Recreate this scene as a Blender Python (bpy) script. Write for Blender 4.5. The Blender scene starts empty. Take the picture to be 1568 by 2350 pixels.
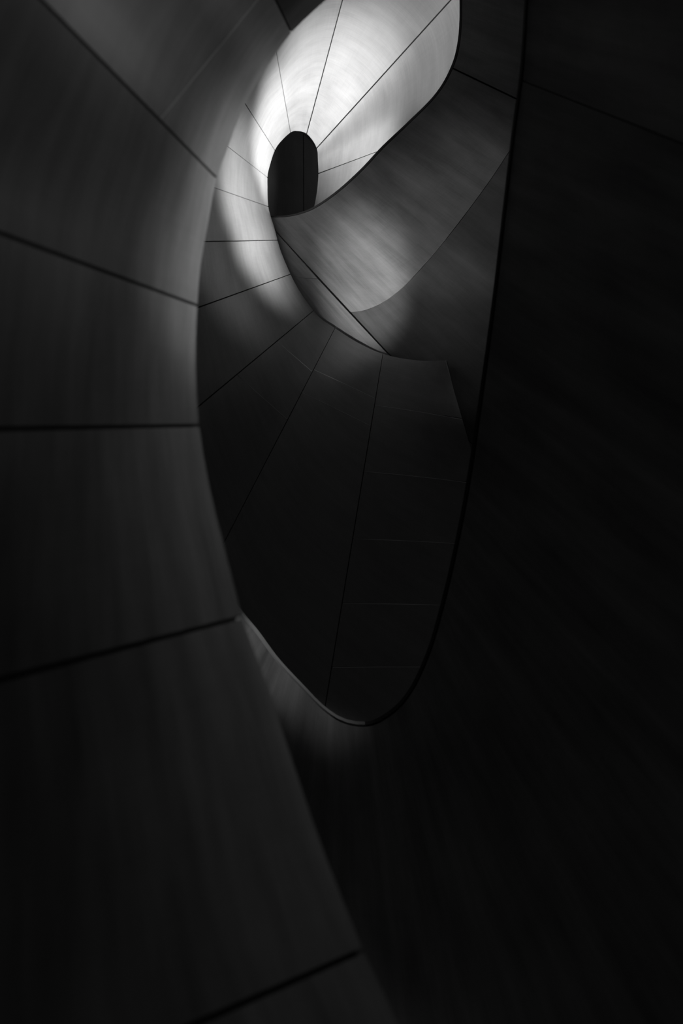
import bpy, math, random
from mathutils import Vector, Matrix

# ---------------------------------------------------------------- camera
W, H, F = 1568.0, 2350.0, 1800.0            # photograph frame and focal length in its pixels
scene = bpy.context.scene
col = scene.collection
cam_data = bpy.data.cameras.new('camera')
cam = bpy.data.objects.new('camera', cam_data)
col.objects.link(cam)
cam_data.sensor_fit = 'VERTICAL'
cam_data.sensor_height = 36.0
cam_data.lens = 36.0 * F / H
cam_data.clip_end = 200
cam.location = (0, 0, 1.6)
cam.rotation_euler = (math.radians(155), 0, 0)      # tipped back, looking up the stairwell
cam_data.dof.use_dof = True
cam_data.dof.focus_distance = 15.0
cam_data.dof.aperture_fstop = 0.7
scene.camera = cam
CM = Matrix.Translation(cam.location) @ cam.rotation_euler.to_matrix().to_4x4()
CAM = Vector(cam.location)


def P(x, y, z):
    """A point of the stairwell, z metres up the well, sighted from the landing."""
    return CM @ Vector(((x - W / 2) / F * z, (H / 2 - y) / F * z, -z))


# ---------------------------------------------------------------- world, exposure
world = bpy.data.worlds.new('world')
scene.world = world
world.use_nodes = True
bg = world.node_tree.nodes['Background']
bg.inputs[0].default_value = (1, 1, 1, 1)
bg.inputs[1].default_value = 0.021
vs = scene.view_settings
vs.view_transform = 'Standard'
vs.look = 'None'
vs.exposure = 0.0
vs.gamma = 1.0
vs.use_curve_mapping = False


def spot(name, pos, aim, watts, size_deg, blend=1.0, radius=0.15):
    d = bpy.data.lights.new(name, 'SPOT')
    d.energy = watts
    d.spot_size = math.radians(size_deg)
    d.spot_blend = blend
    d.shadow_soft_size = radius
    o = bpy.data.objects.new(name, d)
    col.objects.link(o)
    o.location = pos
    o.rotation_euler = (aim - pos).to_track_quat('-Z', 'Y').to_euler()
    return o


# unseen spots added to brighten single patches of the flights
spot('added_spot', P(835, 508, 17.3), P(675, 232, 19.0), 3200, 96, 1.0, 0.2)
spot('added_spot', P(300, 300, 10.5), P(985, 85, 17.2), 4800, 23, 1.0, 0.3)
spot('added_spot', P(1260, 700, 12.4), P(566, 488, 16.4), 8800, 31, 1.0, 0.5)
spot('added_spot', P(1260, 700, 12.4), P(515, 590, 13.9), 330, 36, 1.0, 0.5)
spot('added_spot', P(390, 1235, 9.4), P(840, 642, 16.2), 5000, 19.5, 1.0, 0.2)
spot('added_spot', P(300, 300, 10.5), P(970, 540, 14.4), 300, 48, 1.0, 0.25)
spot('added_spot', P(1260, 700, 12.4), P(1095, 850, 14.0), 16, 50, 1.0, 0.15)
spot('added_spot', P(1420, -300, 8.6), P(482, 585, 5.85), 4600, 16, 1.0, 0.3)
spot('added_spot', P(1420, -300, 8.6), P(360, 480, 5.0), 300, 40, 1.0, 0.3)
spot('added_spot', P(1100, -900, 5.5), P(600, 1680, 4.8), 250, 32, 1.0, 0.2)
spot('added_spot', P(400, 1150, 8.95), P(612, 1528, 9.38), 100, 36, 1.0, 0.1)
spot('added_spot', P(900, 150, 23.0), P(670, 400, 26.5), 18, 90, 1.0, 0.1)


# ---------------------------------------------------------------- materials
def wood(name, base, contrast=0.35, rough=0.5, streak=0.0, along='u', grain=1.0, fine=0.25, bands=(0.12, 2.6)):
    """Neutral timber veneer: fibres along one surface axis, blotches, soft broad bands."""
    m = bpy.data.materials.new(name)
    m.use_nodes = True
    nt = m.node_tree
    N, L = nt.nodes, nt.links
    bs = N['Principled BSDF']
    bs.inputs['Roughness'].default_value = rough
    bs.inputs['Specular IOR Level'].default_value = 0.15
    uv = N.new('ShaderNodeUVMap')
    uv.uv_map = 'UVMap'
    info = N.new('ShaderNodeObjectInfo')
    off = N.new('ShaderNodeVectorMath')
    off.operation = 'MULTIPLY_ADD'
    L.new(info.outputs['Random'], off.inputs[0])
    off.inputs[1].default_value = (37.0, 53.0, 0.0)
    L.new(uv.outputs[0], off.inputs[2])

    def noise(su, sv, detail, rgh):
        mp = N.new('ShaderNodeMapping')
        mp.inputs['Scale'].default_value = (su, sv, 1)
        L.new(off.outputs[0], mp.inputs[0])
        n = N.new('ShaderNodeTexNoise')
        n.inputs['Scale'].default_value = 1.0
        n.inputs['Detail'].default_value = detail
        n.inputs['Roughness'].default_value = rgh
        L.new(mp.outputs[0], n.inputs['Vector'])
        return n.outputs['Fac']

    def sc(a, b):
        return (a, b) if along == 'u' else (b, a)
    g = grain
    fibre = noise(*sc(1.5 * g, 70 * g), 4, 0.65)
    cross = noise(*sc(26 * g, 2.2 * g), 3, 0.6)
    blotch = noise(*sc(0.8, 1.6), 4, 0.55)
    band = noise(*sc(*bands), 4, 0.55)

    def term(sock, amt, prev):
        a = N.new('ShaderNodeMath')
        a.operation = 'SUBTRACT'
        L.new(sock, a.inputs[0])
        a.inputs[1].default_value = 0.5
        b = N.new('ShaderNodeMath')
        b.operation = 'MULTIPLY_ADD'
        L.new(a.outputs[0], b.inputs[0])
        b.inputs[1].default_value = amt
        if prev is None:
            b.inputs[2].default_value = 1.0
        else:
            L.new(prev, b.inputs[2])
        return b.outputs[0]
    v = term(fibre, contrast * fine * 4, None)
    v = term(cross, contrast * fine * 1.6, v)
    v = term(blotch, contrast * 2.2, v)
    v = term(band, contrast * streak * 4, v)
    v = term(info.outputs['Random'], 0.10, v)
    mul = N.new('ShaderNodeMath')
    mul.operation = 'MULTIPLY'
    mul.use_clamp = True
    L.new(v, mul.inputs[0])
    mul.inputs[1].default_value = base
    mx = N.new('ShaderNodeMath')
    mx.operation = 'MAXIMUM'
    L.new(mul.outputs[0], mx.inputs[0])
    mx.inputs[1].default_value = base * 0.25
    cc = N.new('ShaderNodeCombineColor')
    for i in range(3):
        L.new(mx.outputs[0], cc.inputs[i])
    L.new(cc.outputs[0], bs.inputs['Base Color'])
    bp = N.new('ShaderNodeBump')
    bp.inputs['Strength'].default_value = 0.08
    bp.inputs['Distance'].default_value = 0.004
    L.new(fibre, bp.inputs['Height'])
    L.new(bp.outputs[0], bs.inputs['Normal'])
    return m


def plain(name, c, rough=0.6, metal=0.0):
    m = bpy.data.materials.new(name)
    m.use_nodes = True
    bs = m.node_tree.nodes['Principled BSDF']
    n = m.node_tree.nodes.new('ShaderNodeTexNoise')
    n.inputs['Scale'].default_value = 30
    r = m.node_tree.nodes.new('ShaderNodeMapRange')
    r.inputs['To Min'].default_value = c * 0.8
    r.inputs['To Max'].default_value = c * 1.2
    m.node_tree.links.new(n.outputs['Fac'], r.inputs['Value'])
    m.node_tree.links.new(r.outputs[0], bs.inputs['Base Color'])
    bs.inputs['Roughness'].default_value = rough
    bs.inputs['Metallic'].default_value = metal
    return m


M_NEAR = wood('near_veneer', 0.20, 0.42, 0.5, 0.75, 'u', 0.8, 0.2, (0.9, 7.5))
M_RIGHT = wood('right_veneer', 0.18, 0.42, 0.5, 0.8, 'v', 0.8, 0.2, (0.5, 5.0))
M_SPIRAL = wood('spiral_veneer', 0.18, 0.24, 0.5, 0.35, 'u', 0.8, 0.36, (0.8, 6.0))
M_SOFFIT = wood('soffit_veneer', 0.18, 0.36, 0.45, 0.7, 'v', 0.7, 0.3, (0.5, 4.0))
M_SOFFIT_SHADED = wood('shaded_soffit_veneer', 0.075, 0.36, 0.45, 0.7, 'v', 0.7, 0.3, (0.5, 4.0))  # outer panel turns from the light; its shade is put into the colour
M_FAR = wood('far_veneer', 0.20, 0.3, 0.5, 0.4, 'v', 0.6, 0.2)
M_BACK = plain('joint_backing', 0.006, 0.9)
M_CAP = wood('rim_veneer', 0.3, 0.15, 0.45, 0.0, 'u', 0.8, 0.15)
M_DARK_SHADE_CAP = plain('dark_and_shade_rim', 0.02, 0.7)  # plain dark on the flight rim, painted shade on the right rim
M_SEAM = wood('pale_seam', 0.42, 0.6, 0.5)


# ---------------------------------------------------------------- ribbon surfaces
def hermite(ts, ps, t):
    n = len(ts)
    if t <= ts[0]:
        i = 0
    elif t >= ts[-1]:
        i = n - 2
    else:
        i = 0
        while ts[i + 1] < t:
            i += 1

    def tan(k):
        if k == 0:
            return (ps[1] - ps[0]) / (ts[1] - ts[0])
        if k == n - 1:
            return (ps[-1] - ps[-2]) / (ts[-1] - ts[-2])
        h0, h1 = ts[k] - ts[k - 1], ts[k + 1] - ts[k]
        d0, d1 = (ps[k] - ps[k - 1]) / h0, (ps[k + 1] - ps[k]) / h1
        return (d0 * h1 + d1 * h0) / (h0 + h1)
    h = ts[i + 1] - ts[i]
    s = (t - ts[i]) / h
    s2, s3 = s * s, s * s * s
    return (ps[i] * (2 * s3 - 3 * s2 + 1) + tan(i) * (h * (s3 - 2 * s2 + s))
            + ps[i + 1] * (-2 * s3 + 3 * s2) + tan(i + 1) * (h * (s3 - s2)))


class Ribbon:
    """A surface ruled between an inner and an outer spiral edge."""

    def __init__(self, rulings, bulge=0.0):
        self.a = [r[0] if isinstance(r[0], Vector) else P(*r[0]) for r in rulings]
        self.b = [r[1] if isinstance(r[1], Vector) else P(*r[1]) for r in rulings]
        t = [0.0]
        for i in range(1, len(rulings)):
            d = 0.5 * ((self.a[i] - self.a[i - 1]).length + (self.b[i] - self.b[i - 1]).length)
            t.append(t[-1] + max(d, 1e-3))
        self.t = t
        self.bulge = bulge
        s = 0.0
        for i in range(12):
            for v in (0.1, 0.5):
                u = t[0] + (t[-1] - t[0]) * (i + .5) / 12
                p = self.raw(u, v)
                s += (CAM - p).normalized().dot(self._n(u, v))
        self.sign = 1 if s > 0 else -1

    def raw(self, u, v):
        a = hermite(self.t, self.a, u)
        b = hermite(self.t, self.b, u)
        return a.lerp(b, v)

    def _n(self, u, v):
        e = 1e-3
        du = self.raw(u + e, v) - self.raw(u - e, v)
        dv = self.raw(u, v + e) - self.raw(u, v - e)
        return du.cross(dv).normalized()

    def n(self, u, v):
        return self._n(u, v) * self.sign

    def at(self, u, v):
        p = self.raw(u, v)
        if self.bulge:
            p = p + self.n(u, v) * (self.bulge * 4 * v * (1 - v))
        return p

    def speed_u(self, u, v):
        e = 1e-3
        return (self.raw(u + e, v) - self.raw(u - e, v)).length / (2 * e)

    def width(self, u):
        return (self.raw(u, 1) - self.raw(u, 0)).length


def thing(name, label, cat, base, kind=None):
    o = bpy.data.objects.new(name, None)
    o.empty_display_size = 0.2
    col.objects.link(o)
    o.location = base
    o['label'] = label
    o['category'] = cat
    if kind:
        o['kind'] = kind
    return o


def mesh_obj(name, verts, faces, uvs, mat, parent, smooth=True):
    me = bpy.data.meshes.new(name)
    org = parent.matrix_basis.translation if parent.parent is None else parent.parent.location
    me.from_pydata([v - org for v in verts], [], faces)
    me.update()
    lay = me.uv_layers.new(name='UVMap')
    for lp in me.loops:
        lay.data[lp.index].uv = uvs[lp.vertex_index]
    me.materials.append(mat)
    if smooth:
        for p in me.polygons:
            p.use_smooth = True
        me.set_sharp_from_angle(angle=math.radians(40))
    o = bpy.data.objects.new(name, me)
    col.objects.link(o)
    o.parent = parent
    return o


def slab(name, rib, u0, u1, v0, v1, mat, parent, gap_u=(0.01, 0.01), gap_v=(0.0, 0.0),
         thick=0.03, lift=0.0, nu=None, nv=10, meters_v=False):
    """A solid curved panel on the ribbon; gaps in metres, v0/v1 as fraction (or metres)."""
    if nu is None:
        nu = max(4, min(60, int(abs(u1 - u0) / 0.16)))
    V, UV, Fc = [], [], []
    for layer in (0, 1):
        for i in range(nu + 1):
            for j in range(nv + 1):
                f, g = i / nu, j / nv
                um = u0 + (u1 - u0) * f
                wd = rib.width(um)
                if meters_v:
                    va, vb = v0 / wd, v1 / wd
                else:
                    va = (v0(um) if callable(v0) else v0) + gap_v[0] / wd
                    vb = (v1(um) if callable(v1) else v1) - gap_v[1] / wd
                v = va + (vb - va) * g
                sp0, sp1 = max(rib.speed_u(u0, v), .2), max(rib.speed_u(u1, v), .2)
                ua, ub = u0 + gap_u[0] / sp0, u1 - gap_u[1] / sp1
                u = ua + (ub - ua) * f
                p = rib.at(u, v)
                nn = rib.n(u, v)
                V.append(p + nn * (lift - thick * layer))
                UV.append((u, v * wd))
    K = (nu + 1) * (nv + 1)

    def q(i, j, l):
        return l * K + i * (nv + 1) + j
    flip = rib.sign < 0

    def face(a, b, c, d):
        Fc.append((a, d, c, b) if flip else (a, b, c, d))
    for i in range(nu):
        for j in range(nv):
            face(q(i, j, 0), q(i + 1, j, 0), q(i + 1, j + 1, 0), q(i, j + 1, 0))
            face(q(i, j, 1), q(i, j + 1, 1), q(i + 1, j + 1, 1), q(i + 1, j, 1))
        face(q(i, 0, 1), q(i + 1, 0, 1), q(i + 1, 0, 0), q(i, 0, 0))
        face(q(i, nv, 0), q(i + 1, nv, 0), q(i + 1, nv, 1), q(i, nv, 1))
    for j in range(nv):
        face(q(0, j, 0), q(0, j + 1, 0), q(0, j + 1, 1), q(0, j, 1))
        face(q(nu, j, 1), q(nu, j + 1, 1), q(nu, j + 1, 0), q(nu, j, 0))
    return mesh_obj(name, V, Fc, UV, mat, parent)


CMI = CM.inverted()


def across(rib, p0, p1):
    """v(u) of a straight joint laid across a ribbon between two sighted points."""
    (x0, y0), (x1, y1) = p0, p1

    def side(u, v):
        q = CMI @ rib.raw(u, v)
        x, y = W / 2 + F * q.x / -q.z, H / 2 - F * q.y / -q.z
        return (x1 - x0) * (y - y0) - (y1 - y0) * (x - x0)

    def f(u):
        lo, hi = 0.0, 1.0
        s0 = side(u, lo)
        for _ in range(24):
            m = 0.5 * (lo + hi)
            if side(u, m) * s0 > 0:
                lo = m
            else:
                hi = m
        return 0.5 * (lo + hi)
    cache = {}

    def g(u):
        k = round(u, 5)
        if k not in cache:
            cache[k] = f(u)
        return cache[k]
    return g


def split(rib, rulings):
    """u values of the joints (rulings marked True) with both ends."""
    us = [rib.t[i] for i, r in enumerate(rulings) if len(r) > 2 and r[2]]
    return [rib.t[0]] + us + [rib.t[-1]]


def backing(rib, parent, v0=0.0, v1=1.0, depth=0.034, thick=0.02, inset=0.01):
    return slab('backing_shell', rib, rib.t[0], rib.t[-1], v0, v1, M_BACK, parent,
                gap_u=(0, 0), gap_v=(inset, 0), thick=thick, lift=-depth,
                nu=min(140, int((rib.t[-1] - rib.t[0]) / 0.12)), nv=8)


def plate(name, cx, cy, z0, z1, sx, sy, mat, label):
    """Floor or ceiling slab with a chamfered edge, laid in joined boards."""
    c = 0.04
    V, UV = [], []
    for (z, k) in ((z0, c), (z0 + c, 0), (z1 - c, 0), (z1, c)):
        for (x, y) in ((-1, -1), (1, -1), (1, 1), (-1, 1)):
            V.append(Vector((cx + x * (sx / 2 - k), cy + y * (sy / 2 - k), z)))
            UV.append((x * sx / 2, y * sy / 2))
    Fc = [(3, 2, 1, 0), (12, 13, 14, 15)]
    for r in range(3):
        for i in range(4):
            j = (i + 1) % 4
            Fc.append((r * 4 + i, r * 4 + j, r * 4 + 4 + j, r * 4 + 4 + i))
    me = bpy.data.meshes.new(name)
    me.from_pydata(V, [], Fc)
    lay = me.uv_layers.new(name='UVMap')
    for lp in me.loops:
        lay.data[lp.index].uv = UV[lp.vertex_index]
    me.materials.append(mat)
    o = bpy.data.objects.new(name, me)
    col.objects.link(o)
    o['label'] = label
    o['kind'] = 'structure'
    return o


plate('floor', 0, 1.0, -0.2, 0.0, 8, 8, plain('floor_concrete', 0.12, 0.7), 'dark floor at the foot of the stairwell')
plate('ceiling', 0, 2.0, 36.0, 36.3, 14, 14, plain('ceiling_plaster', 0.2, 0.8), 'dark ceiling over the stairwell')

# ---------------------------------------------------------------- near balustrade on the left
A = [((1010, 2600, 3.0), (-100, 3000, 1.9)),
     ((914, 2350, 3.2), (-250, 2830, 2.0)),
     ((834, 2180, 3.35), (-300, 2680, 2.05), True),
     ((784, 2059, 3.45), (-330, 2500, 2.1)),
     ((728, 1914, 3.6), (-350, 2300, 2.1)),
     ((672, 1750, 3.75), (-370, 2120, 2.15)),
     ((614, 1574, 3.95), (-390, 1900, 2.2)),
     ((555, 1416, 4.1), (-400, 1663, 2.25), True),
     ((524, 1291, 4.25), (-400, 1500, 2.3)),
     ((493, 1171, 4.4), (-400, 1330, 2.35)),
     ((469, 1056, 4.55), (-400, 1140, 2.4)),
     ((457, 976, 4.65), (-400, 991, 2.45), True),
     ((450, 867, 4.75), (-400, 800, 2.5)),
     ((450, 770, 4.9), (-400, 570, 2.55)),
     ((453, 701, 5.0), (-400, 387, 2.6), True),
     ((459, 618, 5.1), (-390, 220, 2.65)),
     ((476, 520, 5.25), (-330, -20, 2.7)),
     ((498, 409, 5.4), (-200, -301, 2.8), True),
     ((524, 336, 5.55), (-110, -420, 3.0)),
     ((563, 237, 5.75), (20, -540, 3.2)),
     ((590, 190, 5.85), (110, -580, 3.35)),
     ((633, 122, 6.05), (240, -600, 3.6)),
     ((669, 74, 6.2), (341, -600, 3.75), True),
     ((712, 32, 6.3), (480, -600, 3.85)),
     ((770, -20, 6.45), (620, -620, 3.9)),
     ((870, -100, 6.6), (800, -660, 3.9))]
ra = Ribbon(A)
near = thing('stair_balustrade', 'large blurred grey balustrade of wide curved panels filling the left side',
             'balustrade', P(300, 2600, 2.4))
us = split(ra, A)
for k in range(len(us) - 1):
    g = (0.011 if k else 0, 0.011 if k < len(us) - 2 else 0)
    slab('panel', ra, us[k], us[k + 1], 0, 1.22, M_NEAR, near, gap_u=g, nv=14)
    if k == 5:
        f = across(ra, (366, 277), (590, 0))
        slab('seam_strip', ra, us[k], us[k + 1], f, f, M_SEAM, near, gap_u=(.012, .012), gap_v=(-.008, -.008),
             thick=0.004, lift=0.002, nv=1, nu=30)
backing(ra, near, v1=1.22)

# ---------------------------------------------------------------- near balustrade on the right
D = [((1235, -300, 6.7), (1900, -500, 3.6)),
     ((1213, 0, 7.0), (1900, 150, 3.8)),
     ((1200, 186, 7.2), (1950, 480, 4.0), True),
     ((1184, 300, 7.35), (1960, 650, 4.0)),
     ((1164, 473, 7.55), (1980, 900, 4.1)),
     ((1141, 674, 7.75), (2000, 1200, 4.2)),
     ((1117, 857, 7.95), (2000, 1500, 4.4)),
     ((1082, 1098, 8.2), (1980, 1900, 4.6)),
     ((1060, 1218, 8.35), (1900, 2200, 4.8)),
     ((1019, 1396, 8.55), (1750, 2500, 5)),
     ((986, 1505, 8.7), (1600, 2700, 5.1)),
     ((945, 1591, 8.8), (1400, 2800, 5.2)),
     ((903, 1638, 8.9), (1200, 2850, 5.3)),
     ((859, 1664, 9.0), (1050, 2850, 5.4)),
     ((827, 1668, 9.05), (930, 2800, 5.5)),
     ((786, 1659, 9.1), (800, 2750, 5.6)),
     ((744, 1632, 9.2), (660, 2650, 5.7)),
     ((692, 1580, 9.3), (500, 2500, 5.8)),
     ((637, 1521, 9.45), (330, 2300, 5.9)),
     ((585, 1451, 9.6), (150, 2050, 6.0)),
     ((556, 1416, 9.7), (50, 1900, 6.1)),
     ((490, 1322, 9.9), (-100, 1700, 6.3)),
     ((430, 1190, 10.1), (-200, 1400, 6.5)),
     ((405, 1055, 10.2), (-230, 1190, 6.6)),
     ((402, 900, 10.3), (-250, 950, 6.7)),
     ((404, 750, 10.4), (-260, 700, 6.8)),
     ((415, 600, 10.5), (-250, 450, 6.9)),
     ((440, 450, 10.6), (-200, 200, 7.0)),
     ((480, 300, 10.7), (-120, -50, 7.1)),
     ((540, 150, 10.85), (0, -250, 7.2)),
     ((620, 30, 11.0), (200, -420, 7.4)),
     ((720, -60, 11.2), (420, -560, 7.6))]
rd = Ribbon(D)
right = thing('stair_balustrade', 'nearly black balustrade on the right, its rim dipping in a U',
              'balustrade', P(1500, 2500, 5.2))
us = split(rd, D)
for k in range(len(us) - 1):
    g = (0.005 if k else 0, 0.005 if k < len(us) - 2 else 0)
    slab('panel', rd, us[k], us[k + 1], 0, 1, M_RIGHT, right, gap_u=g, nv=14,
         nu=max(12, int((us[k + 1] - us[k]) / 0.1)))
backing(rd, right, inset=-0.07)
uc = rd.t[13] + 0.6 * (rd.t[14] - rd.t[13])          # the cap is joined at the bottom of the dip
slab('rim_cap', rd, rd.t[0], uc, -0.068, -0.018, M_DARK_SHADE_CAP, right, gap_u=(0, 0.004), thick=0.05, lift=0.01,  # this stretch faces away from the light; shade put into its colour
     nv=2, nu=120, meters_v=True)['label'] = 'rim cap coloured black for its shade, rising up the right side'
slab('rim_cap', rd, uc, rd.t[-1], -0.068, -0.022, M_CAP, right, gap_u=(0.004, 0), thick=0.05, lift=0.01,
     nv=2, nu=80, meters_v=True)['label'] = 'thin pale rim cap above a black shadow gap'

# ---------------------------------------------------------------- lit spiral wall
B = [((1022, 827, 14.15), (1155, 1285, 13.2)),
     ((990, 828, 14.41), (1110, 1600, 11.8)),
     ((958, 827, 14.69), (980, 1800, 10.6)),
     ((920, 822, 15.04), (850, 1820, 10.2)),
     ((879, 812, 15.45), (728, 1735, 10.1), True),
     ((823, 787, 15.97), (560, 1550, 10.2)),
     ((769, 753, 16.55), (455, 1360, 10.2), True),
     ((720, 713, 17.12), (390, 988, 10.5), True),
     ((688, 668, 17.52), (370, 858, 10.75)),
     ((667, 629, 17.79), (360, 740, 11.0), True),
     ((645, 577, 18.08), (366, 647, 11.3)),
     ((637, 551, 18.17), (374, 556, 11.5), True),
     ((629, 520, 18.31), (380, 522, 11.7)),
     ((622, 498, 18.41), (387, 495, 11.9)),
     ((616, 474, 18.45), (405, 400, 12.55), True),
     ((614, 423, 18.7), (435, 290, 13.2)),
     ((614, 407, 18.8), (445, 276, 13.4), True),
     ((618, 385, 18.95), (465, 200, 13.6)),
     ((631, 345, 19.2), (510, 155, 14.0), True),
     ((649, 320, 19.4), (560, 60, 14.3)),
     ((667, 304, 19.6), (615, 10, 14.6), True),
     ((686, 301, 19.8), (700, -110, 14.9)),
     ((704, 307, 20.0), (840, -200, 15.2), True),
     ((719, 324, 20.2), (1000, -180, 15.5)),
     ((727, 340, 20.35), (1130, -105, 15.8), True),
     ((730, 370, 20.55), (1110, 160, 16.2)),
     ((731, 398, 20.75), (1040, 282, 16.8), True),
     ((727, 444, 21.0), (960, 420, 17.4)),
     ((719, 482, 21.3), (890, 520, 18.0)),
     ((700, 530, 21.7), (830, 600, 18.6))]
rb = Ribbon(B)
spiral = thing('spiral_wall', 'panelled wall spiralling brightly lit around the small dark oval opening',
               'balustrade', P(744, 1640, 9.9))
us = split(rb, B)
# cross joints of the lower panels, each sighted from end to end
cuts = {0: [((864, 930), (1058, 960)), ((848, 1082), (1092, 1108)), ((820, 1235), (1039, 1247)), ((795, 1383), (1013, 1389)),
            ((760, 1529), (971, 1531))],
        1: [((741, 857), (877, 922)), ((712, 909), (859, 982))],
        2: [((642, 788), (731, 866)), ((548, 862), (668, 972))]}
for k in range(len(us) - 1):
    g = (0.014 if k else 0, 0.014 if k < len(us) - 2 else 0)
    if k < 3:
        g = tuple(x * 0.6 for x in g)
    fs = [across(rb, *c) for c in cuts.get(k, [])]
    vs_ = [0.0] + fs + [1.0]
    for j in range(len(vs_) - 1):
        slab('panel', rb, us[k], us[k + 1], vs_[j], vs_[j + 1], M_SPIRAL, spiral, gap_u=g,
             gap_v=(0.005 if j else 0, 0.005 if j < len(vs_) - 2 else 0), nv=14 if len(vs_) == 2 else 6,
             nu=max(10, int((us[k + 1] - us[k]) / 0.08)))
    for f in fs:
        slab('seam_strip', rb, us[k], us[k + 1], f, f, M_SEAM, spiral,
             gap_u=(0.02, 0.02), gap_v=(-0.006, -0.006), thick=0.006, lift=0.003, nv=1, nu=30)  # pale strip: the glint along the cross joint, put into the colour
backing(rb, spiral)

# ---------------------------------------------------------------- twisted soffit band
CR = [(1060, -150, 14.5), (1040, 157, 14.8), (996, 228, 15.0), (942, 282, 15.3), (882, 339, 15.6), (834, 390, 16.0),
      (779, 440, 16.5), (720, 480, 17.1), (671, 496, 17.8), (640, 499, 18.3), (603, 498, 18.8)]
CMID = [(1300, -60, 13.2), (1232, 249, 13.4), (1164, 355, 13.6), (1132, 404, 13.9), (1083, 472, 14.2), (1023, 550, 14.5),
        (975, 607, 14.9), (920, 664, 15.3), (872, 698, 15.7), (834, 713, 16.0), (805, 717, 16.3)]
CO = [(1500, 0, 12.6), (1420, 340, 12.7), (1390, 510, 12.8), (1370, 570, 12.8), (1350, 660, 12.85), (1330, 780, 12.9),
      (1300, 885, 12.95), (1270, 986, 13.0), (1220, 1046, 13.1), (1160, 1072, 13.3), (1120, 1059, 13.5)]
C1 = [(CR[i], CMID[i], i == 1) for i in range(11)]
C2 = [(CMID[i], CO[i], False) for i in range(11)]
S1 = [((603, 498, 18.8), (730, 640, 17.15)), ((560, 500, 19.42), (690, 637, 17.62)), ((500, 505, 20.36), (640, 622, 18.26))]
S2 = [((730, 640, 17.15), (1120, 1059, 13.5)), ((690, 637, 17.62), (1000, 1005, 14.45)), ((640, 622, 18.26), (860, 960, 15.7))]
soffit = thing('stair_flight', 'grey twisted underside of a stair flight curving diagonally beside the lit spiral',
               'stair flight', P(1120, 1050, 15.5))
r1, r2, r3, r4 = Ribbon(C1), Ribbon(C2), Ribbon(S1), Ribbon(S2)
us = split(r1, C1)
for k in range(2):
    slab('panel', r1, us[k], us[k + 1], 0, 1, M_SOFFIT, soffit, gap_u=(0.014 if k else 0, 0.016), gap_v=(0, 0.006),
         nv=14, nu=50)
slab('panel', r2, r2.t[0], r2.t[-1], 0, 1, M_SOFFIT_SHADED, soffit, gap_u=(0, 0.016), gap_v=(0.006, 0), nv=14, nu=60)
slab('panel', r3, r3.t[0], r3.t[-1], 0, 1, M_SOFFIT, soffit, gap_u=(0.016, 0), gap_v=(0, 0.006), nv=10, nu=16)
slab('panel', r4, r4.t[0], r4.t[-1], 0, 1, M_SOFFIT, soffit, gap_u=(0.016, 0), gap_v=(0.006, 0), nv=10, nu=16)
for r in (r1, r2, r3, r4):
    backing(r, soffit, inset=-0.02 if r is r1 else 0)
slab('rim_cap', r1, r1.t[0], r1.t[-1], -0.075, -0.014, M_DARK_SHADE_CAP, soffit, gap_u=(0, 0), thick=0.06, lift=0.0,
     nv=2, nu=90, meters_v=True)['label'] = 'dark rim cap along the flight edge'

# ---------------------------------------------------------------- far wall in the oval
FW = [((520, 200, 28.5), (500, 620, 27.0)), ((600, 200, 27.6), (600, 620, 26.2)), ((696, 200, 27.0), (698, 620, 25.6), True),
      ((740, 200, 27.2), (745, 620, 25.8)), ((830, 200, 28.0), (830, 620, 26.6))]
rf = Ribbon(FW)
far = thing('stair_balustrade', 'black curved wall seen through the small oval opening', 'balustrade', P(690, 600, 26))
us = split(rf, FW)
for k in range(2):
    slab('panel', rf, us[k], us[k + 1], 0, 1, M_FAR, far, gap_u=(0.012 if k else 0, 0 if k else 0.012), nv=10, nu=16)
backing(rf, far)
ua, uz = [rb.t[i] for i, r in enumerate(B) if r[0][:2] in ((667, 304), (730, 370))]
FI = [P(660, 292, 24.0), P(690, 304, 23.9), P(706, 317, 23.8), P(722, 337, 23.7), P(740, 372, 23.6)]
FR = []                                             # its outer edge meets the back of the spiral
for i in range(17):
    u = ua + (uz - ua) * i / 16
    FR.append((hermite([0, 1, 2, 3, 4], FI, i / 4), rb.at(u, 0.25) - rb.n(u, 0.25) * 0.095))
rr = Ribbon(FR)
slab('edge_band', rr, rr.t[0], rr.t[-1], 0, 1, M_FAR, far, gap_u=(0, 0), thick=0.025, nv=6, nu=48)
